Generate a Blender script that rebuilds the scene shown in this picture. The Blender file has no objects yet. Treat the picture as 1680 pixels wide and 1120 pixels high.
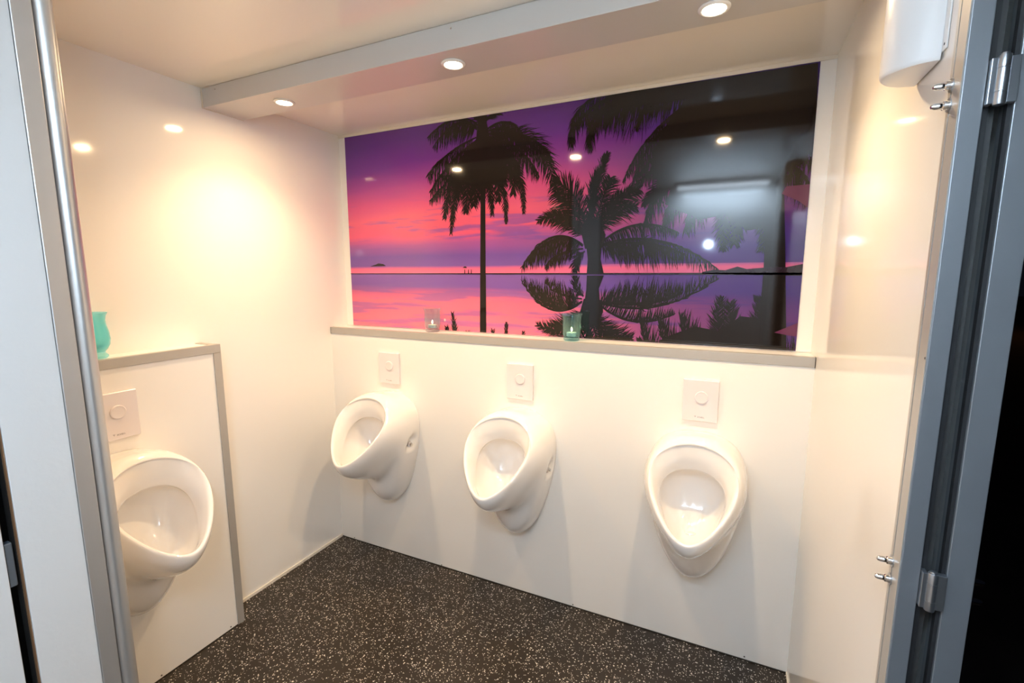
import bpy, bmesh, math, random
from mathutils import Vector, Matrix
from math import sin, cos, pi, radians, sqrt

# ---------------------------------------------------------------- camera, world, light
scene = bpy.context.scene
COL = scene.collection
vs = scene.view_settings
vs.view_transform = 'Standard'; vs.look = 'None'; vs.gamma = 1.0; vs.use_curve_mapping = False
vs.exposure = 0.33

cam_d = bpy.data.cameras.new('camera'); cam = bpy.data.objects.new('camera', cam_d); COL.objects.link(cam)
cam_d.sensor_fit = 'HORIZONTAL'; cam_d.sensor_width = 36.0; cam_d.lens = 770.87 / 1680 * 36
cam_d.clip_start = 0.02; cam_d.clip_end = 200
cam.location = (1.8872, -1.8069, 1.4415)
cam.rotation_euler = (pi / 2 - 0.1428, 0, 0.4375)
scene.camera = cam

world = bpy.data.worlds.new('night'); scene.world = world; world.use_nodes = True
bg = world.node_tree.nodes['Background']; bg.inputs[0].default_value = (0.010, 0.012, 0.02, 1); bg.inputs[1].default_value = 0.15

WARM = (1.0, 0.71, 0.40)
COOL = (0.58, 0.78, 1.0)
LAMP_W = 30.0        # beam of each ceiling spot
LAMP_GLOW_W = 2.7    # wide glow of its frosted lens
BOUNCE_W = 18.0        # added cool lamp in place of bounced flash
FLASH_W = 3.2

def light(name, kind, loc, energy, color, **kw):
    l = bpy.data.lights.new(name, kind); l.energy = energy; l.color = color
    for k, v in kw.items(): setattr(l, k, v)
    o = bpy.data.objects.new(name, l); o.location = loc; COL.objects.link(o); return o
# the photographer's flash head beside the camera, seen as a bright dot in the mural
light('flash_light', 'POINT', (1.70, -1.83, 1.66), FLASH_W, COOL, shadow_soft_size=0.028)

# ---------------------------------------------------------------- constants (metres)
W, H, D = 2.149, 2.143, 0.119          # room width, ceiling, recess depth above the ledge
LEDGE = 1.1673
YF = -2.15                             # wall behind the camera
BEAM = (-0.577, -0.410, 2.072)
PX, PY0, PZ = 0.1075, -0.667, 1.173    # boxed-in wall of the left urinal
CUB = -1.345                           # cubicle side wall
XC = 0.80                              # cubicle front
YJ = -0.953                            # door jamb

# ---------------------------------------------------------------- materials
def s2l(c):
    f = lambda u: u / 12.92 if u <= 0.04045 else ((u + 0.055) / 1.055) ** 2.4
    return tuple(f(x / 255) for x in c) + (1,)
MATS = {}
def mat(name, col, rough=0.4, metal=0.0, spec=0.5, coat=0.0, bump=None, var=None, emit=None, sss=0):
    m = bpy.data.materials.new(name); m.use_nodes = True; nt = m.node_tree; b = nt.nodes['Principled BSDF']
    b.inputs['Base Color'].default_value = tuple(col) + (1,) if len(col) == 3 else col
    b.inputs['Roughness'].default_value = rough; b.inputs['Metallic'].default_value = metal
    b.inputs['Specular IOR Level'].default_value = spec; b.inputs['Coat Weight'].default_value = coat
    b.inputs['Coat Roughness'].default_value = 0.03
    tc = nt.nodes.new('ShaderNodeTexCoord')
    if var:
        n = nt.nodes.new('ShaderNodeTexNoise'); n.inputs['Scale'].default_value = var[0]; n.inputs['Detail'].default_value = 4
        nt.links.new(tc.outputs['Object'], n.inputs['Vector'])
        mx = nt.nodes.new('ShaderNodeMix'); mx.data_type = 'RGBA'
        mx.inputs[6].default_value = tuple(c * (1 - var[1]) for c in col[:3]) + (1,)
        mx.inputs[7].default_value = tuple(min(1, c * (1 + var[1])) for c in col[:3]) + (1,)
        nt.links.new(n.outputs['Fac'], mx.inputs[0]); nt.links.new(mx.outputs[2], b.inputs['Base Color'])
    if bump:
        n2 = nt.nodes.new('ShaderNodeTexNoise'); n2.inputs['Scale'].default_value = bump[0]; n2.inputs['Detail'].default_value = 3
        mp = nt.nodes.new('ShaderNodeMapping')
        if len(bump) > 2: mp.inputs['Scale'].default_value = bump[2]
        nt.links.new(tc.outputs['Object'], mp.inputs['Vector']); nt.links.new(mp.outputs['Vector'], n2.inputs['Vector'])
        bp = nt.nodes.new('ShaderNodeBump'); bp.inputs['Strength'].default_value = bump[1]; bp.inputs['Distance'].default_value = 0.002
        nt.links.new(n2.outputs['Fac'], bp.inputs['Height']); nt.links.new(bp.outputs['Normal'], b.inputs['Normal'])
    if emit:
        b.inputs['Emission Color'].default_value = tuple(emit[0]) + (1,); b.inputs['Emission Strength'].default_value = emit[1]
    MATS[name] = m; return m

mat('panel_white', (0.90, 0.875, 0.835), 0.075, spec=0.5, bump=(3.0, 0.02), var=(2.0, 0.01))
mat('box_white', (0.87, 0.85, 0.815), 0.32, spec=0.4, bump=(160, 0.04), var=(3.0, 0.015))
mat('ceiling_white', (0.88, 0.84, 0.77), 0.10, spec=0.5, bump=(2.5, 0.02), var=(2.0, 0.01))
mat('textured_white', (0.60, 0.605, 0.60), 0.42, spec=0.35, bump=(70, 0.18), var=(5, 0.015))
mat('beam_grey', (0.60, 0.585, 0.56), 0.30, metal=0.15, spec=0.4, bump=(8, 0.02), var=(6, 0.02))
mat('aluminium', (0.56, 0.55, 0.535), 0.36, metal=0.75, bump=(60, 0.05, (1, 1, 0.05)), var=(20, 0.03))
mat('trim_alu', (0.47, 0.45, 0.42), 0.42, metal=0.35, bump=(60, 0.04), var=(20, 0.03))
mat('frame_alu', (0.30, 0.315, 0.335), 0.40, metal=0.55, bump=(60, 0.05, (1, 1, 0.05)), var=(20, 0.03))
mat('chrome', (0.75, 0.75, 0.76), 0.10, metal=1.0, var=(30, 0.02))
mat('hinge_steel', (0.50, 0.52, 0.55), 0.30, metal=0.9, var=(30, 0.03))
mat('dark_alu', (0.10, 0.10, 0.10), 0.45, metal=0.6, var=(20, 0.05))
mat('rubber', (0.018, 0.018, 0.02), 0.55, var=(30, 0.1))
mat('sealant', (0.82, 0.76, 0.66), 0.25, var=(10, 0.02))
mat('ceramic', (0.86, 0.83, 0.80), 0.06, spec=0.55, coat=0.6, var=(3, 0.008))
mat('plate_plastic', (0.79, 0.735, 0.75), 0.22, spec=0.45, var=(10, 0.008))
mat('print_grey', (0.16, 0.15, 0.16), 0.4, var=(60, 0.05))
mat('dispenser_plastic', (0.86, 0.87, 0.88), 0.30, spec=0.4, var=(8, 0.008))
mat('lamp_ring', (0.80, 0.79, 0.77), 0.25, spec=0.5, var=(20, 0.01))
mat('lamp_lens', (0.9, 0.9, 0.88), 0.4, emit=((1.0, 0.84, 0.60), 12.0), var=(20, 0.01))
mat('standin_tube_glow', (0.9, 0.9, 0.9), 0.4, emit=((0.72, 0.86, 1.0), 10.0), var=(20, 0.01))
mat('wax', (0.85, 0.82, 0.74), 0.5, var=(30, 0.02))
mat('tin', (0.62, 0.63, 0.62), 0.3, metal=0.9, var=(30, 0.03))
mat('wick', (0.03, 0.025, 0.02), 0.9, var=(80, 0.2))
mat('flame', (1, 0.8, 0.4), 0.5, emit=((1.0, 0.72, 0.30), 30.0))
mat('screw_dark', (0.12, 0.11, 0.10), 0.4, metal=0.6, var=(60, 0.1))
mat('joint_dark', (0.02, 0.017, 0.014), 0.6, var=(40, 0.1))
mat('latch_steel', (0.32, 0.38, 0.44), 0.3, metal=0.8, var=(30, 0.04))
mat('wood_edge', (0.22, 0.11, 0.05), 0.6, var=(40, 0.2))
mat('night_ground', (0.035, 0.022, 0.016), 0.95, var=(4, 0.6), bump=(20, 0.6))
mat('pole_paint', (0.08, 0.08, 0.08), 0.6, var=(10, 0.1))
mat('sodium_glow', (1, 0.6, 0.2), 0.5, emit=((1.0, 0.42, 0.08), 40.0))

def glass(name, tint, rim=0.06):
    m = bpy.data.materials.new(name); m.use_nodes = True; nt = m.node_tree; nt.nodes.clear()
    out = nt.nodes.new('ShaderNodeOutputMaterial'); tr = nt.nodes.new('ShaderNodeBsdfTransparent'); gl = nt.nodes.new('ShaderNodeBsdfGlossy')
    df = nt.nodes.new('ShaderNodeBsdfTranslucent'); df.inputs[0].default_value = tuple(tint) + (1,)
    nz = nt.nodes.new('ShaderNodeTexNoise'); nz.inputs['Scale'].default_value = 40
    ramp = nt.nodes.new('ShaderNodeMix'); ramp.data_type = 'RGBA'
    ramp.inputs[6].default_value = tuple(c * 0.96 for c in tint) + (1,); ramp.inputs[7].default_value = tuple(min(1, c * 1.03) for c in tint) + (1,)
    nt.links.new(nz.outputs['Fac'], ramp.inputs[0]); nt.links.new(ramp.outputs[2], tr.inputs[0])
    gl.inputs['Roughness'].default_value = 0.04
    lw = nt.nodes.new('ShaderNodeLayerWeight'); lw.inputs[0].default_value = 0.5
    pw_ = nt.nodes.new('ShaderNodeMath'); pw_.operation = 'POWER'; pw_.inputs[1].default_value = 4.0; nt.links.new(lw.outputs['Facing'], pw_.inputs[0])
    fr = nt.nodes.new('ShaderNodeMath'); fr.operation = 'MULTIPLY_ADD'; fr.inputs[1].default_value = 0.45; fr.inputs[2].default_value = 0.035; nt.links.new(pw_.outputs[0], fr.inputs[0])
    m0 = nt.nodes.new('ShaderNodeMixShader'); m0.inputs[0].default_value = rim
    m1 = nt.nodes.new('ShaderNodeMixShader')
    nt.links.new(tr.outputs[0], m0.inputs[1]); nt.links.new(df.outputs[0], m0.inputs[2])
    nt.links.new(fr.outputs[0], m1.inputs[0]); nt.links.new(m0.outputs[0], m1.inputs[1]); nt.links.new(gl.outputs[0], m1.inputs[2])
    nt.links.new(m1.outputs[0], out.inputs[0]); MATS[name] = m; return m
glass('glass_pale', (0.85, 0.93, 0.96), 0.10)
glass('glass_green', (0.76, 0.96, 1.0), 0.10)
glass('glass_teal', (0.66, 0.96, 1.0), 0.35)

def floor_material():
    m = bpy.data.materials.new('floor_speckle'); m.use_nodes = True; nt = m.node_tree; b = nt.nodes['Principled BSDF']; L = nt.links.new
    tc = nt.nodes.new('ShaderNodeTexCoord')
    fac = None
    for sc_, thr, rad in ((80, 0.80, 0.17), (150, 0.87, 0.20), (240, 0.93, 0.26)):
        v = nt.nodes.new('ShaderNodeTexVoronoi'); v.inputs['Scale'].default_value = sc_; v.voronoi_dimensions = '2D'
        nz = nt.nodes.new('ShaderNodeTexNoise'); nz.inputs['Scale'].default_value = 260; nz.noise_dimensions = '2D'
        ad = nt.nodes.new('ShaderNodeVectorMath'); ad.operation = 'MULTIPLY_ADD'; ad.inputs[1].default_value = (0.007, 0.007, 0)
        L(tc.outputs['Object'], nz.inputs['Vector']); L(nz.outputs['Color'], ad.inputs[0]); L(tc.outputs['Object'], ad.inputs[2])
        L(ad.outputs[0], v.inputs['Vector'])
        sp = nt.nodes.new('ShaderNodeSeparateColor'); L(v.outputs['Color'], sp.inputs[0])
        g = nt.nodes.new('ShaderNodeMath'); g.operation = 'GREATER_THAN'; g.inputs[1].default_value = thr; L(sp.outputs[0], g.inputs[0])
        l = nt.nodes.new('ShaderNodeMath'); l.operation = 'LESS_THAN'; l.inputs[1].default_value = rad; L(v.outputs['Distance'], l.inputs[0])
        k = nt.nodes.new('ShaderNodeMath'); k.operation = 'MULTIPLY'; L(g.outputs[0], k.inputs[0]); L(l.outputs[0], k.inputs[1])
        if fac is None: fac = k.outputs[0]
        else:
            mxn = nt.nodes.new('ShaderNodeMath'); mxn.operation = 'MAXIMUM'; L(fac, mxn.inputs[0]); L(k.outputs[0], mxn.inputs[1]); fac = mxn.outputs[0]
    big = nt.nodes.new('ShaderNodeTexNoise'); big.inputs['Scale'].default_value = 5; big.inputs['Detail'].default_value = 4; L(tc.outputs['Object'], big.inputs['Vector'])
    base = nt.nodes.new('ShaderNodeMix'); base.data_type = 'RGBA'; base.inputs[6].default_value = (0.020, 0.015, 0.011, 1); base.inputs[7].default_value = (0.031, 0.023, 0.016, 1)
    L(big.outputs['Fac'], base.inputs[0])
    mx = nt.nodes.new('ShaderNodeMix'); mx.data_type = 'RGBA'; mx.inputs[7].default_value = (0.78, 0.72, 0.64, 1)
    L(fac, mx.inputs[0]); L(base.outputs[2], mx.inputs[6]); L(mx.outputs[2], b.inputs['Base Color'])
    b.inputs['Roughness'].default_value = 0.33; b.inputs['Specular IOR Level'].default_value = 0.32
    bp = nt.nodes.new('ShaderNodeBump'); bp.inputs['Strength'].default_value = 0.15; bp.inputs['Distance'].default_value = 0.001
    fine = nt.nodes.new('ShaderNodeTexNoise'); fine.inputs['Scale'].default_value = 220; L(tc.outputs['Object'], fine.inputs['Vector'])
    L(fine.outputs['Fac'], bp.inputs['Height']); L(bp.outputs['Normal'], b.inputs['Normal'])
    MATS['floor_speckle'] = m
floor_material()

HZ = 1.442; MX0, MX1, MZ0, MZ1 = 0.044, 2.102, 1.170, 2.129
def sunset_material():
    m = bpy.data.materials.new('sunset_print'); m.use_nodes = True; nt = m.node_tree; b = nt.nodes['Principled BSDF']; L = nt.links.new
    N = nt.nodes.new
    def math_(op, a=None, c=None, clamp=False):
        n = N('ShaderNodeMath'); n.operation = op; n.use_clamp = clamp
        for i, q in enumerate((a, c)):
            if q is None: continue
            if isinstance(q, (int, float)): n.inputs[i].default_value = q
            else: L(q, n.inputs[i])
        return n.outputs[0]
    def ramp(x, stops):
        r = N('ShaderNodeValToRGB'); e = r.color_ramp.elements
        while len(e) < len(stops): e.new(0.5)
        for el, (p, c) in zip(e, stops): el.position = p; el.color = c if len(c) == 4 else s2l(c)
        L(x, r.inputs[0]); return r.outputs[0]
    def noise(vec_scale, scale, detail=4, off=(0, 0, 0)):
        mp = N('ShaderNodeMapping'); mp.inputs['Scale'].default_value = vec_scale; mp.inputs['Location'].default_value = off
        L(tc.outputs['Object'], mp.inputs[0]); n = N('ShaderNodeTexNoise'); n.inputs['Scale'].default_value = scale; n.inputs['Detail'].default_value = detail
        L(mp.outputs[0], n.inputs['Vector']); return n.outputs['Fac']
    def mix(f, a, c):
        n = N('ShaderNodeMix'); n.data_type = 'RGBA'
        for i, q in ((0, f), (6, a), (7, c)):
            if isinstance(q, (int, float)): n.inputs[i].default_value = q
            elif isinstance(q, tuple): n.inputs[i].default_value = q
            else: L(q, n.inputs[i])
        return n.outputs[2]
    tc = N('ShaderNodeTexCoord'); sx = N('ShaderNodeSeparateXYZ'); L(tc.outputs['Object'], sx.inputs[0])
    z = math_('SUBTRACT', sx.outputs['Z'], HZ)
    a = math_('DIVIDE', math_('ABSOLUTE', z), 0.687)
    water = math_('LESS_THAN', z, 0.0)
    u = math_('DIVIDE', math_('SUBTRACT', sx.outputs['X'], MX0), MX1 - MX0)
    wob = math_('MULTIPLY', math_('SUBTRACT', noise((1.2, 1, 6), 1.6, 5), 0.5), 0.10)
    wob = math_('MULTIPLY', wob, math_('MULTIPLY', a, 4.0, clamp=True))
    tilt = math_('MULTIPLY', math_('SUBTRACT', 0.45, u), math_('MULTIPLY', a, 0.22))
    aa = math_('ADD', math_('ADD', a, wob), tilt)
    sky = ramp(aa, [(0.0, (226, 112, 150)), (0.035, (236, 104, 138)), (0.058, (122, 84, 158)), (0.13, (116, 78, 156)), (0.22, (166, 84, 148)),
                    (0.29, (232, 90, 122)), (0.42, (240, 98, 124)), (0.53, (222, 84, 134)), (0.66, (168, 68, 146)), (0.80, (120, 56, 144)), (1.0, (100, 50, 138))])
    cl = noise((1.0, 1, 9), 2.6, 5, (0.35, 0, 0.2))
    clm = ramp(cl, [(0.0, (0, 0, 0, 1)), (0.54, (0, 0, 0, 1)), (0.63, (1, 1, 1, 1)), (1.0, (1, 1, 1, 1))])
    band = ramp(a, [(0.0, (0, 0, 0, 1)), (0.14, (0, 0, 0, 1)), (0.24, (1, 1, 1, 1)), (0.42, (0.8, 0.8, 0.8, 1)), (0.55, (0, 0, 0, 1))])
    clf = math_('MULTIPLY', math_('MULTIPLY', clm, band), 0.75)
    sky = mix(clf, sky, s2l((122, 80, 158)))
    # water: the same colours, a little paler
    wat = ramp(aa, [(0.0, (130, 90, 164)), (0.09, (126, 86, 162)), (0.14, (196, 96, 140)), (0.20, (236, 112, 138)), (0.40, (244, 120, 140)), (1.0, (244, 128, 144))])
    ws = noise((1.0, 1, 12), 3.0, 4, (2.1, 0, 0.6))
    wsm = ramp(ws, [(0.0, (0, 0, 0, 1)), (0.50, (0, 0, 0, 1)), (0.60, (1, 1, 1, 1)), (1.0, (1, 1, 1, 1))])
    wat = mix(math_('MULTIPLY', wsm, 0.6), wat, s2l((132, 92, 160)))
    col = mix(water, sky, wat)
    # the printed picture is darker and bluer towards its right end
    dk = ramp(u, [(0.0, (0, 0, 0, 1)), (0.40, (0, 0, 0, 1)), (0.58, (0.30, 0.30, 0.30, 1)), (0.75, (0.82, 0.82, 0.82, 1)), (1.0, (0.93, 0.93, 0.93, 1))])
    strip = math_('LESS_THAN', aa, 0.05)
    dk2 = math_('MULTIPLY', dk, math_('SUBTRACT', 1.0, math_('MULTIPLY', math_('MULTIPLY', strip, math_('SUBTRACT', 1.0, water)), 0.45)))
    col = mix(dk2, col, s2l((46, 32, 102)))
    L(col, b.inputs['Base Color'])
    b.inputs['Roughness'].default_value = 0.06; b.inputs['Specular IOR Level'].default_value = 0.5
    MATS['sunset_print'] = m
sunset_material()
mat('palm_print', s2l((22, 17, 15))[:3], 0.06, spec=0.5, var=(20, 0.15))
mat('shore_print', s2l((34, 24, 34))[:3], 0.06, spec=0.5, var=(20, 0.15))
mat('gap_print', s2l((92, 42, 74))[:3], 0.06, spec=0.5, var=(20, 0.1))

# ---------------------------------------------------------------- helpers
def obj(name, bm, m, parent=None, smooth=False, angle=None):
    me = bpy.data.meshes.new(name); bm.normal_update(); bm.to_mesh(me); bm.free()
    if smooth:
        for p in me.polygons: p.use_smooth = True
        if angle: me.set_sharp_from_angle(angle=angle)
    if m: me.materials.append(MATS[m])
    o = bpy.data.objects.new(name, me); COL.objects.link(o)
    if parent: o.parent = parent
    return o
def empty(name, loc=(0, 0, 0), rz=0):
    o = bpy.data.objects.new(name, None); COL.objects.link(o); o.location = loc; o.rotation_euler = (0, 0, rz); o.empty_display_size = 0.05; return o
def tag(o, label, cat, group=None):
    o['label'] = label; o['category'] = cat
    if group: o['group'] = group
    return o
def struct(o, label=None, cat=None):
    o['kind'] = 'structure'
    if label: o['label'] = label; o['category'] = cat
    return o
def add_box(bm, x0, x1, y0, y1, z0, z1, bev=0, seg=2):
    b2 = bmesh.new(); bmesh.ops.create_cube(b2, size=1)
    for v in b2.verts: v.co = Vector(((x0 + x1) / 2 + v.co.x * (x1 - x0), (y0 + y1) / 2 + v.co.y * (y1 - y0), (z0 + z1) / 2 + v.co.z * (z1 - z0)))
    if bev: bmesh.ops.bevel(b2, geom=b2.edges[:], offset=bev, segments=seg, affect='EDGES', profile=0.5)
    merge(bm, b2)
def merge(bm, b2):
    me = bpy.data.meshes.new('t'); b2.to_mesh(me); b2.free(); bm.from_mesh(me); bpy.data.meshes.remove(me)
def bx(name, x0, x1, y0, y1, z0, z1, m, parent=None, bev=0, seg=2):
    bm = bmesh.new(); add_box(bm, x0, x1, y0, y1, z0, z1, bev, seg); return obj(name, bm, m, parent)
def lathe(bm, prof, n=32, axis=2, origin=(0, 0, 0), closed=False):
    rings = []
    for r, h in prof:
        ring = []
        for i in range(n):
            a = 2 * pi * i / n
            p = (r * cos(a), r * sin(a), h)
            if axis == 0: p = (h, r * cos(a), r * sin(a))
            if axis == 1: p = (r * cos(a), h, -r * sin(a))
            ring.append(bm.verts.new(Vector(p) + Vector(origin)))
        rings.append(ring)
    for k in range(len(rings) - 1):
        for i in range(n):
            bm.faces.new((rings[k][i], rings[k][(i + 1) % n], rings[k + 1][(i + 1) % n], rings[k + 1][i]))
    if not closed:
        bm.faces.new(rings[0][::-1]); bm.faces.new(rings[-1])
    else:
        for i in range(n): bm.faces.new((rings[-1][i], rings[-1][(i + 1) % n], rings[0][(i + 1) % n], rings[0][i]))
def lathe_obj(name, prof, m, parent=None, n=32, axis=2, origin=(0, 0, 0), closed=False, angle=radians(35)):
    bm = bmesh.new(); lathe(bm, prof, n, axis, origin, closed); bmesh.ops.recalc_face_normals(bm, faces=bm.faces); return obj(name, bm, m, parent, True, angle)
def prism_z(bm, pts, z0, z1):
    lo = [bm.verts.new((x, y, z0)) for x, y in pts]; hi = [bm.verts.new((x, y, z1)) for x, y in pts]; n = len(pts)
    bm.faces.new(lo[::-1]); bm.faces.new(hi)
    for i in range(n): bm.faces.new((lo[i], lo[(i + 1) % n], hi[(i + 1) % n], hi[i]))
def copy_tree(o, parent=None):
    c = o.copy(); COL.objects.link(c); c.parent = parent
    for ch in [q for q in bpy.data.objects if q.parent == o]: copy_tree(ch, c)
    return c

# ---------------------------------------------------------------- room shell
struct(bx('floor', -0.05, W + 0.0, YF, 0.0, -0.06, 0.0, 'floor_speckle'), 'dark vinyl floor with dense pale speckles', 'floor')
struct(bx('ceiling', -0.05, W + 0.018, YF, D + 0.05, H, H + 0.05, 'ceiling_white'), 'glossy cream ceiling panel', 'ceiling')
struct(bx('wall_left', -0.05, 0.0, YF, D + 0.05, 0.0, H, 'panel_white'), 'glossy white left wall with a warm scallop of lamp light', 'wall')
struct(bx('wall_back', 0.0, W, D, D + 0.05, LEDGE, H, 'panel_white'), 'white recessed back wall around the sunset mural', 'wall')
low = struct(bx('wall_back_lower', 0.0, W, 0.0, D + 0.05, 0.0, LEDGE - 0.001, 'box_white'), 'matt white boxed-in lower wall carrying three urinals', 'wall')
struct(bx('wall_front', 0.0, W, YF - 0.05, YF, 0.0, H, 'panel_white'), 'white wall opposite the mural', 'wall')
bm = bmesh.new()
add_box(bm, W, W + 0.018, YJ + 0.038, D + 0.05, 0, H)
struct(obj('wall_right', bm, 'panel_white'), 'glossy white right wall beside the open door', 'wall')
bm = bmesh.new()
add_box(bm, W, W + 0.018, YF - 0.05, -1.80, 0, H)
struct(obj('wall_right_end', bm, 'panel_white'), 'white wall strip on the near side of the doorway', 'wall')
struct(bx('wall_lintel', W, W + 0.018, -1.80, YJ + 0.038, 2.02, H, 'panel_white'), 'white wall strip above the doorway', 'wall')

# silicone joints and skirting beads
struct(bx('trim_1', 0.0005, 0.006, PY0, -0.001, 0.0005, 0.014, 'sealant'), 'pale skirting bead along the foot of the left wall', 'trim')
struct(bx('trim_2', 0.0, W, -0.0045, -0.0005, 0.0002, 0.004, 'joint_dark'), 'dark floor joint under the back wall', 'trim')
struct(bx('trim_3', W - 0.004, W - 0.0003, YJ + 0.04, -0.005, 0.0005, 0.010, 'sealant'), 'pale skirting bead along the foot of the right wall', 'trim')
# ledge edge strip (aluminium angle) of the back wall
lt = struct(bx('trim_4', 0.002, W - 0.002, -0.0045, -0.0003, 1.1353, LEDGE + 0.001, 'trim_alu', bev=0.0008), 'grey metal edge strip along the ledge under the mural', 'trim')
bx('top_flange', 0.002, W - 0.002, -0.0003, 0.018, LEDGE - 0.0005, LEDGE + 0.001, 'trim_alu', lt)
bx('end_cap', 0.0005, 0.002, -0.0050, 0.018, 1.134, LEDGE + 0.001, 'rubber', lt)
bx('end_cap', W - 0.002, W - 0.0005, -0.0050, 0.018, 1.134, LEDGE + 0.001, 'rubber', lt)
for x, z in ((0.089, 0.010), (0.656, 0.008), (1.336, 0.011), (2.009, 0.014)):
    lathe_obj('screw', [(0.0022, 0.0), (0.0030, -0.0006), (0.0026, -0.0016), (0.0008, -0.0020)], 'screw_dark', low, 10, 1, (x, -0.0002, z))

# boxed wall of the left urinal
pw = struct(bx('wall_box', 0.0, PX, CUB, PY0, 0.0, PZ - 0.001, 'box_white'), 'low white boxed wall against the left wall carrying one urinal', 'wall')
te = struct(bx('trim_5', PX + 0.0003, PX + 0.0045, CUB, PY0 + 0.0045, PZ - 0.030, PZ + 0.002, 'trim_alu', bev=0.0008), 'grey metal strip along the top edge of the boxed left wall', 'trim')
bx('corner_post', PX + 0.0003, PX + 0.0045, PY0 - 0.024, PY0 + 0.0045, 0.001, PZ - 0.0305, 'trim_alu', te, 0.0008)
bx('corner_return', PX - 0.028, PX + 0.0003, PY0 + 0.0005, PY0 + 0.0045, 0.001, PZ + 0.002, 'trim_alu', te, 0.0008)
bx('top_return', 0.002, PX, PY0 - 0.024, PY0 + 0.0005, PZ - 0.0008, PZ + 0.0018, 'trim_alu', te, 0.0005)
bx('top_flange', PX - 0.016, PX, CUB, PY0 - 0.024, PZ - 0.0008, PZ + 0.0018, 'trim_alu', te, 0.0005)
bx('foot_joint', PX + 0.0003, PX + 0.003, CUB, PY0 + 0.004, 0.0002, 0.003, 'joint_dark', te)
for y in (-0.72, -0.98):
    lathe_obj('screw', [(0.0022, 0.0), (0.0030, 0.0006), (0.0026, 0.0016), (0.0008, 0.0020)], 'screw_dark', te, 10, 0, (PX + 0.0002, y, 0.012))

# beam with downlights
bm = bmesh.new(); add_box(bm, 0.003, W - 0.003, BEAM[0], BEAM[1], BEAM[2], H - 0.001, 0.0015)
be = struct(obj('trim_6', bm, 'beam_grey'), 'pale grey box beam across the ceiling holding three downlights', 'beam')
bx('leak_light_bead', 0.0003, 0.0050, BEAM[0] - 0.003, BEAM[1], BEAM[2] - 0.002, BEAM[2] + 0.001, 'sealant', be)  # pale bead stands in for light leaking along the beam's end gap
bx('leak_light_bead', 0.0003, 0.0050, BEAM[0] - 0.003, BEAM[0], BEAM[2], H - 0.001, 'sealant', be)
bx('leak_light_bead', 0.0003, 0.05, BEAM[0] - 0.003, BEAM[0], H - 0.003, H - 0.0005, 'sealant', be)
for x in (0.082, 1.122, 1.95):
    lathe_obj('screw', [(0.0022, 0.0), (0.0030, -0.0006), (0.0026, -0.0016), (0.0008, -0.0020)], 'chrome', be, 10, 1, (x, BEAM[0] - 0.0002, 2.127))

struct(bx('trim_7', 0.0, W, D - 0.004, D - 0.0005, MZ1 + 0.001, H - 0.0005, 'sealant'), 'white strip above the mural under the ceiling', 'trim')

# ---------------------------------------------------------------- downlights
def downlight(x, y, label):
    t = empty('downlight', (x, y, BEAM[2])); tag(t, label, 'lamp', 'downlights in the ceiling beam')
    lathe_obj('ring', [(0.0275, -0.0005), (0.0370, -0.0005), (0.0372, -0.0025), (0.0350, -0.0048), (0.0300, -0.0060), (0.0275, -0.0050)], 'lamp_ring', t, 40, closed=True)
    lathe_obj('lens', [(0.0274, -0.0012), (0.0272, -0.0036), (0.018, -0.0052), (0.004, -0.0056)], 'lamp_lens', t, 40)
    l = bpy.data.lights.new('downlight_beam', 'SPOT'); l.energy = LAMP_W; l.color = WARM; l.spot_size = radians(130); l.spot_blend = 0.9; l.shadow_soft_size = 0.024
    lo = bpy.data.objects.new('downlight_beam', l); COL.objects.link(lo); lo.parent = t; lo.location = (0, 0, -0.012)
    l = bpy.data.lights.new('downlight_glow', 'AREA'); l.shape = 'DISK'; l.size = 0.05; l.energy = LAMP_GLOW_W; l.color = WARM
    lo = bpy.data.objects.new('downlight_glow', l); COL.objects.link(lo); lo.parent = t; lo.location = (0, 0, -0.010)
    return t
downlight(0.340, -0.490, 'round white downlight at the left end of the ceiling beam')
downlight(1.078, -0.497, 'round white downlight in the middle of the ceiling beam')
downlight(1.806, -0.490, 'round white downlight at the right end of the ceiling beam')

# added lamp behind the camera, standing in for flash bounced off the ceiling
t = empty('bounce_standin_lamp', (1.76, -2.02, H)); tag(t, 'added cool strip lamp standing in for bounced flash, on the ceiling opposite the mural', 'lamp')
bx('standin_housing', -0.34, 0.34, -0.035, 0.035, -0.022, -0.0005, 'lamp_ring', t, 0.003)
lathe_obj('standin_tube', [(0.008, -0.32), (0.013, -0.318), (0.013, 0.318), (0.008, 0.32)], 'standin_tube_glow', t, 20, 0, (0, 0, -0.036))
l = bpy.data.lights.new('bounce_standin_glow', 'AREA'); l.shape = 'RECTANGLE'; l.size = 0.62; l.size_y = 0.03; l.energy = BOUNCE_W; l.color = COOL
lo = bpy.data.objects.new('bounce_standin_glow', l); COL.objects.link(lo); lo.parent = t; lo.location = (0, 0, -0.056); lo.rotation_euler = (radians(-14), 0, 0)

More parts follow.
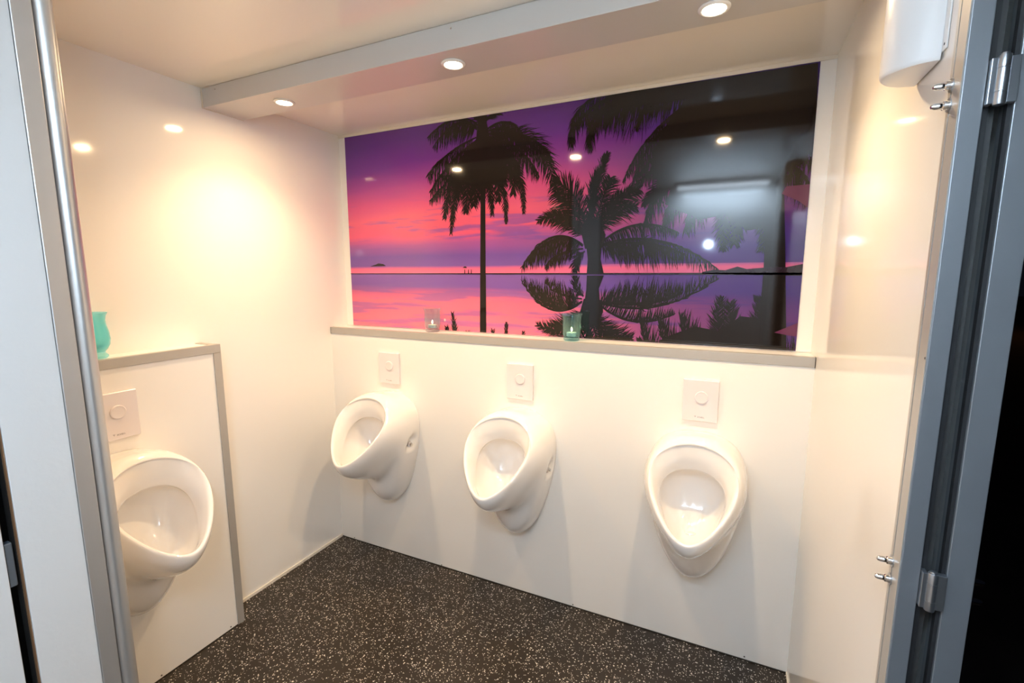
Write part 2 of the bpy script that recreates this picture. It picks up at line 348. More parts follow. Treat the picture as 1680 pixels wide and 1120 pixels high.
# ---------------------------------------------------------------- mural
F1=[
((0.816,2.079),(0.697,2.133),(0.559,2.075),0.070,'d'),
((0.816,2.074),(0.713,2.113),(0.585,2.029),0.057,'d'),
((0.813,2.041),(0.671,1.991),(0.551,1.907),0.080,'d'),
((0.819,2.03),(0.694,1.959),(0.566,1.833),0.080,'d'),
((0.822,2.024),(0.689,1.898),(0.561,1.789),0.054,'d'),
((0.822,2.024),(0.702,1.878),(0.638,1.701),0.040,'b'),
((0.825,2.024),(0.724,1.86),(0.673,1.632),0.032,'b'),
((0.831,2.018),(0.779,1.877),(0.754,1.722),0.048,'b'),
((0.834,2.018),(0.811,1.874),(0.797,1.747),0.048,'b'),
((0.853,2.016),(0.876,1.869),(0.89,1.704),0.031,'b'),
((0.856,2.02),(0.933,1.884),(0.96,1.664),0.026,'b'),
((0.862,2.025),(1.001,1.909),(1.045,1.704),0.028,'b'),
((0.859,2.025),(0.975,1.916),(0.995,1.787),0.046,'b'),
((0.859,2.02),(0.912,1.891),(0.921,1.761),0.041,'b'),
((0.862,2.066),(0.963,2.088),(1.044,2.019),0.065,'d'),
((0.862,2.058),(0.981,2.056),(1.05,1.966),0.085,'d'),
((0.868,2.047),(1.066,1.999),(1.181,1.823),0.067,'b'),
((0.868,2.05),(1.061,2.017),(1.172,1.912),0.059,'d'),
((0.868,2.04),(1.015,1.973),(1.112,1.854),0.060,'d'),
((0.865,2.032),(0.972,1.962),(1.021,1.856),0.061,'d'),
((0.823,2.091),(0.786,2.119),(0.736,2.133),0.026,'d'),
((0.853,2.102),(0.893,2.122),(0.952,2.137),0.028,'u'),
((0.838,2.094),(0.814,2.123),(0.796,2.146),0.026,'u'),
((0.844,2.093),(0.848,2.123),(0.848,2.154),0.025,'u'),
((0.837,2.023),(0.758,1.953),(0.668,1.859),0.069,'d'),
((0.846,2.014),(0.836,1.911),(0.835,1.787),0.058,'b'),
((0.85,2.021),(0.904,1.938),(0.945,1.837),0.057,'b'),
((0.831,2.023),(0.758,1.918),(0.707,1.788),0.053,'b'),
]
F2=[
((1.336,1.601),(1.362,1.781),(1.403,1.908),0.043,'u'),
((1.336,1.601),(1.347,1.758),(1.377,1.85),0.048,'u'),
((1.325,1.613),(1.27,1.758),(1.181,1.819),0.063,'b'),
((1.325,1.609),(1.26,1.715),(1.19,1.773),0.059,'b'),
((1.32,1.589),(1.226,1.675),(1.114,1.667),0.037,'b'),
((1.32,1.594),(1.254,1.653),(1.172,1.69),0.045,'b'),
((1.313,1.56),(1.173,1.596),(1.04,1.477),0.066,'d'),
((1.313,1.555),(1.192,1.588),(1.069,1.505),0.071,'d'),
((1.314,1.545),(1.202,1.522),(1.149,1.471),0.036,'d'),
((1.322,1.534),(1.291,1.502),(1.281,1.449),0.030,'b'),
((1.356,1.617),(1.455,1.722),(1.532,1.766),0.047,'b'),
((1.351,1.617),(1.393,1.743),(1.42,1.818),0.048,'b'),
((1.361,1.607),(1.449,1.68),(1.524,1.704),0.043,'b'),
((1.361,1.612),(1.419,1.694),(1.466,1.754),0.048,'b'),
((1.383,1.563),(1.529,1.634),(1.684,1.598),0.047,'d'),
((1.383,1.558),(1.613,1.571),(1.828,1.462),0.060,'d'),
((1.383,1.558),(1.567,1.562),(1.705,1.52),0.066,'d'),
((1.383,1.553),(1.472,1.555),(1.546,1.516),0.053,'d'),
((1.544,1.568),(1.572,1.558),(1.588,1.51),0.038,'b'),
]
F3=[
((1.634,2.109),(1.333,2.125),(1.256,1.961),0.068,'d'),
((1.634,2.098),(1.383,2.084),(1.34,1.938),0.064,'d'),
((1.677,2.102),(1.501,2.099),(1.372,2.059),0.088,'d'),
((1.59,2.116),(1.406,2.121),(1.285,2.047),0.076,'d'),
((1.655,2.101),(1.552,2.074),(1.518,1.993),0.031,'d'),
((1.739,2.093),(1.635,2.088),(1.548,2.061),0.051,'d'),
((1.761,2.079),(1.591,1.982),(1.471,1.803),0.044,'d'),
((1.762,2.058),(1.597,1.959),(1.505,1.784),0.057,'d'),
((1.805,2.001),(1.632,1.916),(1.534,1.825),0.057,'d'),
((1.83,1.915),(1.655,1.874),(1.524,1.792),0.053,'d'),
((1.773,1.847),(1.631,1.788),(1.553,1.703),0.031,'b'),
((1.815,1.833),(1.67,1.802),(1.584,1.719),0.044,'b'),
((1.913,1.84),(1.659,1.799),(1.564,1.637),0.071,'d'),
((1.925,1.812),(1.715,1.766),(1.633,1.634),0.071,'d'),
((1.936,1.791),(1.779,1.739),(1.711,1.611),0.070,'d'),
((1.938,1.759),(1.855,1.67),(1.849,1.528),0.039,'b'),
((1.947,1.759),(1.895,1.657),(1.882,1.55),0.043,'b'),
((1.803,2.032),(1.703,1.993),(1.633,1.894),0.051,'d'),
((1.972,1.808),(2.055,1.8),(2.123,1.685),0.068,'d'),
((1.961,1.829),(2.04,1.881),(2.112,1.821),0.080,'d'),
((1.957,1.758),(1.987,1.652),(1.972,1.526),0.042,'b'),
((1.929,1.883),(1.749,1.914),(1.623,1.862),0.064,'d'),
]
trunk1=[(0.822,1.161),(0.854,1.159),(0.856,1.765),(0.862,1.999),(0.869,2.151),(0.82,2.15),(0.825,2.003),(0.832,1.766)]
crown1=[(0.82,2.094),(0.866,2.096),(0.88,2.043),(0.934,1.971),(0.963,1.933),(0.969,1.861),(0.921,1.826),(0.885,1.836),(0.86,1.817),(0.823,1.815),(0.779,1.837),(0.734,1.848),(0.702,1.896),(0.729,1.955),(0.775,1.998),(0.813,2.036)]
trunk2=[(1.332,1.442),(1.404,1.442),(1.389,1.501),(1.393,1.562),(1.326,1.569),(1.335,1.502)]
crown2=[(1.322,1.544),(1.398,1.548),(1.407,1.598),(1.38,1.655),(1.344,1.671),(1.314,1.658),(1.307,1.602)]
trunk3=[(1.987,1.163),(2.074,1.162),(2.043,1.545),(2.015,1.854),(1.95,1.861),(1.98,1.547)]
mass=[(1.406,2.128),(2.095,2.125),(2.108,1.854),(2.033,1.788),(2.009,1.605),(1.919,1.596),(1.845,1.655),(1.763,1.642),(1.68,1.679),(1.634,1.705),(1.65,1.755),(1.608,1.785),(1.575,1.821),(1.581,1.904),(1.642,2.018),(1.689,2.071),(1.547,2.075),(1.431,2.078)]
hill=[(1.778,1.449),(1.82,1.457),(1.857,1.455),(1.897,1.468),(1.928,1.459),(1.999,1.465),(2.052,1.465),(2.107,1.477),(2.106,1.435),(1.778,1.442)]
island=[(0.18,1.48),(0.217,1.489),(0.233,1.495),(0.265,1.491),(0.28,1.482)]
gap1=[(1.621,1.906),(1.66,1.921),(1.683,1.964),(1.67,1.886),(1.653,1.883)]
gap2=[(1.735,1.857),(1.804,1.851),(1.845,1.826),(1.774,1.841)]
patch=[(2.02,1.716),(2.033,1.74),(2.108,1.742),(2.111,1.656),(2.073,1.688)]
wet=[(2.031,1.233),(2.118,1.28),(2.115,1.222),(2.079,1.224)]
darkwater=[(1.693,1.31),(1.885,1.328),(1.985,1.341),(1.988,1.286),(2.109,1.248),(2.102,1.166),(1.619,1.167),(1.651,1.225),(1.59,1.295)]
mural = empty('sunset_mural', ((MX0 + MX1) / 2, D, MZ0)); tag(mural, 'glossy panoramic mural of palm silhouettes against a pink and purple sunset over still water', 'mural')
MINV = Matrix.Translation(-Vector(mural.location))
def mural_part(name, bm, m, clip=True):
    if clip:
        e = 0.0006
        for co, no in (((MX0 + e, 0, 0), (-1, 0, 0)), ((MX1 - e, 0, 0), (1, 0, 0)), ((0, 0, MZ0 + e), (0, 0, -1)), ((0, 0, MZ1 - e), (0, 0, 1))):
            bmesh.ops.bisect_plane(bm, geom=bm.verts[:] + bm.edges[:] + bm.faces[:], plane_co=co, plane_no=no, clear_outer=True)
    o = obj(name, bm, m); o.location = -Vector(mural.location); o.parent = mural
    return o
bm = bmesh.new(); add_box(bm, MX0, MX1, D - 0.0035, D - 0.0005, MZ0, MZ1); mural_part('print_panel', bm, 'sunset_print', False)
YB = D - 0.0037
def face(bm, pts, y):
    vs_ = [bm.verts.new((x, y, z)) for x, z in pts]
    try: f = bm.faces.new(vs_)
    except ValueError: return
    f.normal_update()
    if f.normal.y > 0: f.normal_flip()
def poly(bm, pts, y, flip=None):
    f0 = len(bm.faces)
    b2 = bmesh.new(); face(b2, pts, y); bmesh.ops.triangulate(b2, faces=b2.faces[:]); merge(bm, b2)
rng = random.Random(5)
LAYER = [0]
def frond(bm, b, c, t, ln, mode, y):
    b, c, t = Vector(b), Vector(c), Vector(t)
    c = 2 * c - (b + t) / 2
    P_ = lambda s: (1 - s) ** 2 * b + 2 * s * (1 - s) * c + s * s * t
    L_ = sum((P_((i + 1) / 20) - P_(i / 20)).length for i in range(20))
    n = int(max(30, min(120, L_ / 0.0029)))
    LAYER[0] += 1; ys = y - 0.00002 * (LAYER[0] % 24)
    prev = None; down = Vector((0, -1))
    for i in range(n + 1):
        s = i / n; p = P_(s); d = (P_(min(1, s + 0.02)) - P_(max(0, s - 0.02))).normalized(); nn = Vector((-d.y, d.x))
        w = 0.0036 * (1 - 0.85 * s)
        cur = (p + nn * w, p - nn * w)
        if prev: face(bm, [prev[0], cur[0], cur[1], prev[1]], ys)
        prev = cur
        if s < 0.05: continue
        ll = ln * 1.3 * (0.5 + 0.6 * sin(pi * min(1, s * 1.02) ** 0.85)) * rng.uniform(0.55, 1.25)
        if s > 0.88: ll *= 1 - (s - 0.88) * 2.2
        for sgn in (1, -1):
            side = nn * sgn
            if mode == 'd':
                if side.y < 0.2: dr = d * 0.45 + side * 0.45 + down * 1.25; l2 = ll
                else: dr = d * 0.9 + side * 0.35 + down * 0.55; l2 = ll * 0.5
            elif mode == 'u': dr = d * 1.0 + side * 0.42; l2 = ll
            else: dr = d * 0.80 + side * 0.72 + down * 0.15; l2 = ll
            dr = dr.normalized(); dr = Vector((dr.x + rng.gauss(0, .12), dr.y + rng.gauss(0, .10))).normalized()
            pn = Vector((-dr.y, dr.x)); w2 = 0.0016 + 0.0005 * rng.random()
            mid = p + dr * l2 * 0.55 + pn * rng.uniform(-.05, .05) * l2; tip = p + dr * l2 + down * 0.14 * l2
            yj = y - 0.0001 - rng.uniform(0, 0.00030)
            face(bm, [p + pn * w2 * .6, mid + pn * w2, mid - pn * w2, p - pn * w2 * .6], yj)
            face(bm, [mid + pn * w2, tip, mid - pn * w2], yj)
def build_palms(F, polys, y):
    bm = bmesh.new()
    for f in F: frond(bm, *f, y)
    for i, p in enumerate(polys): poly(bm, p, y - 0.00052 - 0.00004 * i)
    return bm
palms = [build_palms(F1, [crown1, trunk1], YB - 0.0004), build_palms(F2, [crown2, trunk2], YB - 0.0009), build_palms(F3, [mass, trunk3], YB - 0.0014)]
# mirror images in the still water
for k, b0 in enumerate(palms):
    r = b0.copy(); jr = random.Random(11 + k)
    bmesh.ops.bisect_plane(r, geom=r.verts[:] + r.edges[:] + r.faces[:], plane_co=(0, 0, HZ + 0.004), plane_no=(0, 0, -1), clear_outer=True)
    for v in r.verts:
        dz = v.co.z - HZ
        v.co.z = HZ - dz * 0.985 - 0.003
        v.co.x += (0.011 * sin(dz * 190 + v.co.x * 9) + 0.004 * sin(dz * 430)) * min(1, dz * 20) * math.exp(-dz * 14)
        v.co.y += 0.0004 * (k + 1)
    bmesh.ops.reverse_faces(r, faces=r.faces[:])
    mural_part('palm_reflection', r, 'palm_print')
for b0 in palms: mural_part('palm_tree', b0, 'palm_print')
bm = bmesh.new()
poly(bm, hill, YB - 0.0024); poly(bm, island, YB - 0.0024)
face(bm, [(MX0, HZ - 0.001), (MX1, HZ - 0.004), (MX1, HZ + 0.004), (MX0, HZ + 0.002)], YB - 0.0024)
for x in (0.745, 0.765, 0.78):
    face(bm, [(x - .0022, HZ), (x + .0022, HZ), (x + .0015, HZ + .020), (x - .0015, HZ + .020)], YB - 0.0024)
face(bm, [(0.735, HZ + .028), (0.757, HZ + .027), (0.752, HZ + .034), (0.742, HZ + .034)], YB - 0.0024)
mural_part('shoreline', bm, 'shore_print')
for p in (patch, wet):
    bm = bmesh.new(); poly(bm, p, YB - 0.0026); mural_part('sky_gap', bm, 'gap_print')

# ---------------------------------------------------------------- urinals
RIM = [(0, .143, .876), (.098, .164, .853), (.155, .214, .787), (.122, .286, .702), (.072, .336, .645), (.032, .360, .620), (0, .368, .612)]
def rim(kx, dy, dz, sink=0):
    return [(x * kx, y + dy * (1 if i > 1 else 0.5 if i == 1 else 0.25), z + dz) for i, (x, y, z) in enumerate(RIM)]
CAGE = [
 [(0, 0, .872), (.100, 0, .858), (.162, 0, .795), (.174, 0, .69), (.146, 0, .535), (.096, 0, .37), (0, 0, .280)],
 [(0, .030, .875), (.102, .030, .861), (.165, .030, .796), (.178, .035, .69), (.149, .040, .53), (.096, .042, .360), (0, .045, .278)],
 [(0, .070, .882), (.100, .075, .867), (.165, .090, .797), (.178, .105, .69), (.140, .105, .540), (.088, .100, .392), (0, .105, .315)],
 [(0, .088, .885), (.099, .096, .869), (.164, .120, .796), (.176, .140, .69), (.126, .130, .562), (.074, .122, .455), (0, .128, .385)],
 [(0, .102, .887), (.098, .114, .870), (.163, .150, .794), (.172, .182, .69), (.112, .165, .580), (.058, .140, .500), (0, .122, .455)],
 [(0, .118, .886), (.098, .136, .867), (.161, .185, .789), (.156, .232, .688), (.098, .248, .588), (.050, .250, .525), (0, .255, .492)],
 [(0, .130, .883), (.098, .150, .860), (.158, .203, .785), (.136, .266, .692), (.086, .314, .614), (.042, .342, .572), (0, .354, .553)],
 rim(1.0, .002, -.012),
 rim(.985, -.001, .000),
 rim(.93, -.009, .001),
 rim(.885, -.014, -.006),
 [(0, .146, .815), (.070, .162, .800), (.118, .200, .745), (.098, .256, .676), (.060, .304, .622), (.028, .326, .602), (0, .332, .597)],
 [(0, .138, .772), (.066, .148, .764), (.110, .178, .718), (.096, .236, .656), (.058, .290, .602), (.028, .312, .582), (0, .318, .577)],
 [(0, .100, .776), (.068, .106, .767), (.120, .138, .716), (.104, .200, .642), (.062, .256, .582), (.030, .280, .556), (0, .285, .550)],
 [(0, .062, .755), (.058, .066, .740), (.104, .092, .668), (.092, .140, .594), (.056, .190, .550), (.026, .220, .533), (0, .225, .528)],
 [(0, .056, .690), (.034, .058, .675), (.058, .072, .630), (.054, .100, .585), (.034, .135, .554), (.016, .155, .544), (0, .158, .540)],
]
def urinal_mesh():
    bm = bmesh.new(); rings = []
    for row in CAGE:
        full = row + [(-x, y, z) for x, y, z in row[5:0:-1]]
        rings.append([bm.verts.new((x, -y, z)) for x, y, z in full])
    n = 12
    cl = bm.edges.layers.float.new('crease_edge')
    for k in range(len(rings) - 1):
        for i in range(n): bm.faces.new((rings[k][i], rings[k][(i + 1) % n], rings[k + 1][(i + 1) % n], rings[k + 1][i]))
    cv = bm.verts.new((0, -0.085, 0.605))
    for i in range(n): bm.faces.new((rings[-1][i], rings[-1][(i + 1) % n], cv))
    for e in bm.edges:
        a, b = e.verts
        for k, w in ((0, 1.0), (12, 0.85)):
            if a in rings[k] and b in rings[k]: e[cl] = w
    bmesh.ops.recalc_face_normals(bm, faces=bm.faces)
    me = bpy.data.meshes.new('urinal_cage'); bm.to_mesh(me); bm.free()
    o = bpy.data.objects.new('tmp', me); COL.objects.link(o)
    md = o.modifiers.new('s', 'SUBSURF'); md.levels = 3; md.render_levels = 3
    dg = bpy.context.evaluated_depsgraph_get(); res = bpy.data.meshes.new_from_object(o.evaluated_get(dg))
    bpy.data.objects.remove(o)
    res.name = 'urinal_bowl'
    # sunk pockets for the fixing screws on both flanks
    for v in res.vertices:
        x, y, z = v.co
        if abs(x) > 0.10 and -y < 0.14:
            s = 1 if x > 0 else -1
            du = ((-y - 0.062) + 0.30 * (z - 0.640)) / 0.030; dv = (z - 0.640) / (0.036 if z > 0.640 else 0.022)
            q = du * du + dv * dv
            if q < 1.6: v.co.x -= s * 0.022 * max(0, 1 - q / 1.6) ** 0.8
    for p in res.polygons: p.use_smooth = True
    res.materials.clear(); res.materials.append(MATS['ceramic'])
    return res
UM = urinal_mesh()
def urinal(loc, rz, label):
    t = empty('urinal', loc, rz); tag(t, label, 'urinal', 'wall urinals')
    o = bpy.data.objects.new('bowl', UM); COL.objects.link(o); o.parent = t
    for s in (1, -1):
        f = lathe_obj('fixing_screw', [(0.0095, -0.004), (0.0095, 0.005), (0.0068, 0.0062), (0.0062, 0.013), (0.0020, 0.014)], 'chrome', t, 20, 0, (0.153, -0.062, 0.637))
        f.name = 'fixing_screw'
        lathe_obj('washer', [(0.0096, -0.002), (0.0125, -0.002), (0.0125, 0.0022), (0.0096, 0.0022)], 'plate_plastic', f, 20, 0, (0.153, -0.062, 0.637), True)
        if s < 0: f.scale = (-1, 1, 1)
    lathe_obj('drain', [(0.018, 0), (0.022, 0.001), (0.020, 0.004), (0.006, 0.005)], 'ceramic', t, 20, 2, (0, -0.150, 0.546))
    return t
G = 0.0006
urinal((0.379, -G, 0), 0, 'white ceramic urinal nearest the left wall on the back wall')
urinal((1.082, -G, 0), 0, 'white ceramic urinal in the middle of the back wall')
urinal((1.803, -G, 0), 0, 'white ceramic urinal nearest the door on the back wall')
urinal((PX + G, -1.030, 0), pi / 2, 'white ceramic urinal on the low boxed wall, partly behind the post')

# ---------------------------------------------------------------- flush plates
def text_mesh(txt, size):
    c = bpy.data.curves.new('txt', 'FONT'); c.body = txt; c.size = size; c.align_x = 'LEFT'; c.extrude = 0.0001; c.resolution_u = 3
    o = bpy.data.objects.new('txt', c); COL.objects.link(o); dg = bpy.context.evaluated_depsgraph_get()
    me = bpy.data.meshes.new_from_object(o.evaluated_get(dg)); bpy.data.objects.remove(o)
    me.transform(Matrix.Rotation(pi / 2, 4, 'X')); me.materials.clear(); me.materials.append(MATS['print_grey']); return me
TM = text_mesh('SCHELL', 0.0072)
def flush_plate(loc, rz, label):
    t = empty('flush_plate', loc, rz); tag(t, label, 'flush plate', 'flush plates above the urinals')
    bx('plate', -0.0605, 0.0605, -0.011, 0.0, -0.077, 0.077, 'plate_plastic', t, 0.002, 3)
    lathe_obj('button', [(0.0225, -0.0108), (0.0225, -0.0138), (0.0213, -0.0152), (0.0190, -0.0156), (0.0190, -0.0150), (0.004, -0.0148)], 'plate_plastic', t, 40, 1, (0.003, 0, 0.013))
    o = bpy.data.objects.new('lettering', TM); COL.objects.link(o); o.parent = t; o.location = (-0.0075, -0.01115, -0.0635)
    bm = bmesh.new()
    for pts in ([(-.0165, -.0575), (-.0135, -.0575), (-.0128, -.0587), (-.0172, -.0587)], [(-.0162, -.0593), (-.0138, -.0593), (-.0150, -.0635)], [(-.0188, -.0575), (-.0170, -.0575), (-.0177, -.0590)], [(-.0112, -.0575), (-.0130, -.0575), (-.0123, -.0590)]):
        face(bm, pts, -0.01122)
    obj('emblem', bm, 'print_grey', t)
    return t
flush_plate((0.380, -G, 0.983), 0, 'pale square flush plate above the urinal nearest the left wall')
flush_plate((1.083, -G, 0.983), 0, 'pale square flush plate above the middle urinal of the back wall')
flush_plate((1.804, -G, 0.984), 0, 'pale square flush plate above the urinal nearest the door')
flush_plate((PX + G, -1.021, 0.989), pi / 2, 'pale square flush plate on the low boxed wall beside the post')

# ---------------------------------------------------------------- candle glasses
def cup_profile(pts, th):
    outer = pts; inner = [(r - th, z) for r, z in pts[::-1]]
    inner[-1] = (max(0.002, inner[-1][0]), pts[0][1] + 0.005)
    return outer + [(pts[-1][0] - th / 2, pts[-1][1] + th / 2)] + [p for p in inner if p[1] > pts[0][1] + 0.005] + [(max(0.004, pts[0][0] - th * 1.2), pts[0][1] + 0.005), (0.002, pts[0][1] + 0.0046)]
def open_lathe(name, prof, m, parent, n=40):
    bm = bmesh.new(); lathe(bm, prof, n); bmesh.ops.recalc_face_normals(bm, faces=bm.faces); return obj(name, bm, m, parent, True, radians(50))
CUP = [(0.0300, 0.0), (0.0330, 0.002), (0.0334, 0.007), (0.0318, 0.011), (0.0348, 0.019), (0.0374, 0.032), (0.0376, 0.062), (0.0378, 0.088), (0.0402, 0.101), (0.0440, 0.110)]
HUR = [(0.0270, 0.0), (0.0300, 0.003), (0.0295, 0.008), (0.0230, 0.015), (0.0225, 0.019), (0.0290, 0.027), (0.0365, 0.042), (0.0390, 0.060), (0.0370, 0.082), (0.0325, 0.104), (0.0310, 0.120), (0.0335, 0.134), (0.0385, 0.144)]
def candle_glass(loc, prof, nf, m, label, name):
    t = empty(name, loc); tag(t, label, 'candle glass', 'turquoise candle glasses')
    open_lathe('bowl', cup_profile([(prof[nf][0], prof[nf][1] + 0.0002)] + prof[nf + 1:], 0.0022), m, t)
    lathe_obj('foot', prof[:nf + 1], m, t, 32)
    return t
def tealight(loc, label, r=0.019, flame=True):
    t = empty('tealight', loc); tag(t, label, 'candle', 'tealights in the candle glasses')
    lathe_obj('tin_cup', [(r - 0.0008, 0.0), (r, 0.001), (r + 0.0004, 0.0150), (r - 0.0006, 0.0152), (r - 0.0010, 0.0140)], 'tin', t, 28)
    lathe_obj('wax', [(r - 0.0011, 0.0142), (r - 0.0013, 0.0158), (0.006, 0.0152), (0.001, 0.0152)], 'wax', t, 28)
    lathe_obj('wick', [(0.0007, 0.0150), (0.0007, 0.0200), (0.0004, 0.0215)], 'wick', t, 8)
    if flame: lathe_obj('flame', [(0.0004, 0.0195), (0.0026, 0.0225), (0.0033, 0.0262), (0.0022, 0.0315), (0.0004, 0.0370)], 'flame', t, 14)
    return t
candle_glass((0.592, 0.062, LEDGE + 0.0014), CUP, 3, 'glass_pale', 'pale clear candle glass on the ledge before the pink part of the mural', 'candle_glass')
candle_glass((1.290, 0.055, LEDGE + 0.0014), CUP, 3, 'glass_green', 'green-blue candle glass on the ledge before the dark palm trunk', 'candle_glass')
candle_glass((0.053, -1.026, PZ + 0.0024), HUR, 4, 'glass_teal', 'tall turquoise footed hurricane glass on the low boxed wall', 'hurricane_glass')
tealight((0.592, 0.062, LEDGE + 0.0014 + 0.0168), 'lit tealight inside the pale candle glass', 0.021)
tealight((1.290, 0.055, LEDGE + 0.0014 + 0.0168), 'lit tealight inside the green-blue candle glass', 0.021)
tealight((0.053, -1.026, PZ + 0.0024 + 0.0280), 'tealight inside the tall turquoise hurricane glass', 0.0185, False)

# ---------------------------------------------------------------- dispenser on the right wall
t = empty('dispenser', (W, -0.800, 1.757)); tag(t, 'white rounded plastic dispenser high on the right wall by the door frame', 'dispenser')
def dplan(hw, dep, n=24, e=2.0):
    pts = [(-0.003, -hw)]
    for i in range(n + 1):
        a = -pi / 2 + pi * i / n
        ca, sa = cos(a), sin(a)
        pts.append((-0.003 - dep * abs(ca) ** (2 / e), hw * (abs(sa) ** (2 / e)) * (1 if sa > 0 else -1)))
    pts.append((-0.003, hw))
    out = []
    for p in pts:
        if not out or (Vector(p) - Vector(out[-1])).length > 1e-4: out.append(p)
    return out
bm = bmesh.new(); rows = []
for z, k in ((0.0, 0.93), (0.002, 0.97), (0.006, 1.0), (0.12, 1.0), (0.22, 1.0), (0.235, 0.97), (0.245, 0.88)):
    rows.append([bm.verts.new((x * k if x < -0.0031 else x, y * (0.5 + 0.5 * k), z)) for x, y in dplan(0.057, 0.061)])
for a, b in zip(rows, rows[1:]):
    for i in range(len(a)): bm.faces.new((a[i], a[(i + 1) % len(a)], b[(i + 1) % len(b)], b[i]))
bm.faces.new(rows[0]); bm.faces.new(rows[-1][::-1]); bmesh.ops.recalc_face_normals(bm, faces=bm.faces)
obj('cover', bm, 'dispenser_plastic', t, True, radians(40))
bm = bmesh.new(); add_box(bm, -0.0028, -0.0003, -0.072, 0.072, 0.010, 0.250, 0.0010); obj('back_plate', bm, 'dispenser_plastic', t)
for y in (-0.065, 0.065): lathe_obj('screw_hole', [(0.0018, -0.0027), (0.0020, -0.0031), (0.0010, -0.0032)], 'rubber', t, 12, 0, (0, y, 0.018))

# ---------------------------------------------------------------- door frame, hinges, open door on the right
fr = struct(bx('trim_8', W - 0.003, W + 0.021, YJ, YJ + 0.0375, 0.0, 2.06, 'frame_alu', bev=0.0012), 'grey aluminium door jamb at the end of the right wall', 'door frame')
bx('lip', W - 0.0045, W - 0.0030, YJ + 0.001, YJ + 0.030, 0.0, 2.06, 'trim_alu', fr)
bx('lip', W - 0.0035, W - 0.0001, YJ + 0.0375, YJ + 0.046, 0.001, 2.06, 'trim_alu', fr)
bx('gasket', W + 0.0215, W + 0.030, YJ + 0.010, YJ + 0.036, 0.0, 2.06, 'rubber', fr)
bx('cover_strip', W + 0.030, W + 0.040, YJ + 0.022, YJ + 0.036, 0.0, 2.06, 'dark_alu', fr)
for (y, z) in ((YJ + 0.004, 1.321),):
    lathe_obj('screw', [(0.0016, 0.0), (0.0020, -0.0005), (0.0008, -0.0010)], 'screw_dark', fr, 10, 0, (W - 0.0045, y, z))
door = struct(empty('door_1', (W + 0.046, YJ, 0.02)), 'grey framed door swung wide open against the outside of the right wall', 'door')
DT = 0.032
bx('hinge_stile', 0.005, 0.005 + DT, 0.0, 0.040, 0.0, 2.00, 'frame_alu', door, 0.0012)
bx('lock_stile', 0.005, 0.005 + DT, 0.72, 0.76, 0.0, 2.00, 'frame_alu', door, 0.0012)
bx('leaf_panel', 0.010, DT, 0.0405, 0.7195, 0.0, 2.00, 'textured_white', door)
bx('seal', 0.0, 0.0048, 0.004, 0.014, 0.0, 2.00, 'rubber', door)
def cap_nut(parent, o, s):
    n = lathe_obj('cap_nut', [(0.0062, 0.0), (0.0062, 0.0055), (0.0048, 0.0070), (0.0044, 0.0150), (0.0028, 0.0185), (0.0005, 0.0195)], 'chrome', parent, 16, 0, (0, 0, 0))
    n.location = o; n.scale = (s, 1, 1)
    w = lathe_obj('washer', [(0.0020, -0.0012), (0.0095, -0.0012), (0.0095, 0.0), (0.0020, 0.0)], 'hinge_steel', n, 20, 0, (0, 0, 0), True)
for zc, dz in ((1.687, 0.0130), (0.971, 0.0155)):
    h = struct(empty('trim_hinge', (W + 0.034, YJ - 0.006, zc)), 'steel barrel hinge between jamb and open door, %s one' % ('upper' if zc > 1.3 else 'lower'), 'hinge')
    h.name = 'hinge'; del h['kind']
    h['group'] = 'door hinges'
    lathe_obj('barrel', [(0.0062, -0.030), (0.0066, -0.029), (0.0066, -0.0150), (0.0058, -0.0145), (0.0058, -0.0140), (0.0066, -0.0135), (0.0066, 0.0135), (0.0058, 0.0140), (0.0058, 0.0145), (0.0066, 0.0150), (0.0066, 0.029), (0.0062, 0.030)], 'hinge_steel', h, 24)
    lathe_obj('pin_head', [(0.0042, 0.0300), (0.0048, 0.0305), (0.0044, 0.0325), (0.0010, 0.0335)], 'hinge_steel', h, 16)
    bx('leaf', -0.0125, -0.0060, -0.001, 0.014, -0.028, 0.028, 'hinge_steel', h, 0.0008)
    bx('leaf', 0.0060, 0.0165, -0.001, 0.009, -0.028, 0.028, 'hinge_steel', h, 0.0008)
    for s in (1, -1):
        cap_nut(h, (-0.034 - 0.0058, 0.006 + 0.038 - 0.004, s * dz), -1)
        cap_nut(h, (0.012 + 0.005 + DT + 0.0012, 0.006 + 0.022, s * dz), 1)

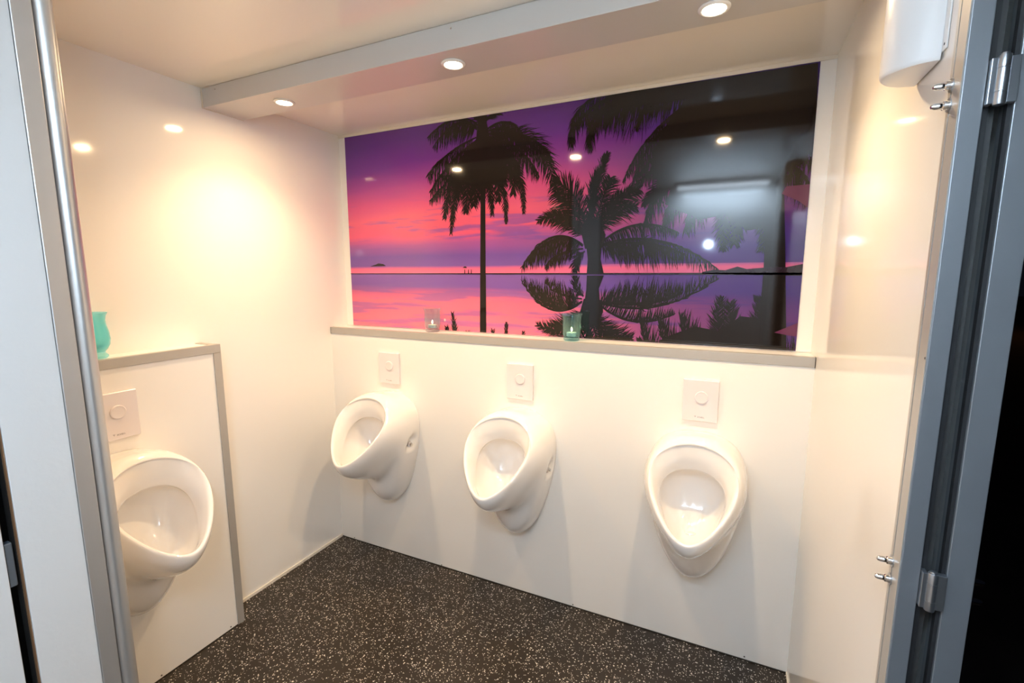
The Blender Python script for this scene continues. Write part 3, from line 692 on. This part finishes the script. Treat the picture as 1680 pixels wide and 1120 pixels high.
# ---------------------------------------------------------------- cubicle on the left: side wall, pilaster, post, door
struct(bx('wall_cubicle', 0.0, XC - 0.030, CUB - 0.030, CUB - 0.001, 0.0, H, 'panel_white'), 'white cubicle side wall behind the left post', 'wall')
struct(bx('wall_pilaster', XC - 0.034, XC - 0.002, -1.485, -1.4005, 0.0, H, 'textured_white', bev=0.001), 'narrow textured white pilaster panel beside the cubicle door', 'wall')
bx('edge_band', XC - 0.034, XC - 0.0125, -1.4870, -1.4855, 0.0, H, 'joint_dark', bpy.data.objects['wall_pilaster'])
bx('edge_strip', XC - 0.0120, XC - 0.0035, -1.4866, -1.4855, 0.0, H, 'wood_edge', bpy.data.objects['wall_pilaster'])
post = struct(bx('trim_9', XC - 0.032, XC - 0.0005, -1.4000, -1.3712, 0.0, H, 'aluminium', bev=0.0015), 'aluminium cubicle corner post with a rounded nosing', 'post')
bm = bmesh.new()
pp = [(XC - 0.034, CUB - 0.0280), (XC - 0.001, CUB - 0.0280)]
pp = [(XC - 0.0305, -1.3706), (XC - 0.0010, -1.3706)]
for i in range(13):
    a = -pi / 2 + 0.15 + (pi - 0.3) * i / 12
    pp.append((XC - 0.0155 + 0.0160 * cos(a), -1.3540 + 0.0160 * sin(a)))
pp.append((XC - 0.0305, -1.3465))
prism_z(bm, pp, 0.0, H); bmesh.ops.recalc_face_normals(bm, faces=bm.faces)
obj('nosing', bm, 'aluminium', post, True, radians(40))
d2 = struct(bx('door_2', XC - 0.034, XC - 0.004, YF + 0.02, -1.5035, 0.03, 2.05, 'textured_white', bev=0.001), 'textured white cubicle door left of the dark gap', 'door')
bx('edge_band', XC - 0.034, XC - 0.006, -1.5035, -1.5025, 0.03, 2.05, 'joint_dark', d2)
bx('latch', XC - 0.026, XC - 0.010, -1.5025, -1.4912, 0.905, 0.985, 'latch_steel', d2, 0.002)
struct(bx('wall_cubicle_top', XC - 0.034, XC - 0.002, YF + 0.001, -1.4885, 2.055, H, 'textured_white'), 'white strip above the cubicle door', 'wall')
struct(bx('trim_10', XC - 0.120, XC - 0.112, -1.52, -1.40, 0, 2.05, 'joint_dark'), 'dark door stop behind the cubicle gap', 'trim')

# ---------------------------------------------------------------- night outside the door
bm = bmesh.new(); add_box(bm, W + 0.1, 60, -40, 60, -0.75, -0.70)
struct(obj('ground', bm, 'night_ground'), 'dark bare ground outside in the night', 'ground')
t = empty('street_lamp', (11.8, 20.6, -0.70)); tag(t, 'tiny orange street lamp far off in the dark outside the door', 'street lamp')
lathe_obj('pole', [(0.07, 0.0), (0.05, 0.3), (0.04, 2.5)], 'pole_paint', t, 12)
bx('head', -0.16, 0.16, -0.10, 0.10, 2.50, 2.56, 'pole_paint', t, 0.01)
bx('lens', -0.13, 0.13, -0.09, 0.09, 2.44, 2.499, 'sodium_glow', t, 0.01)
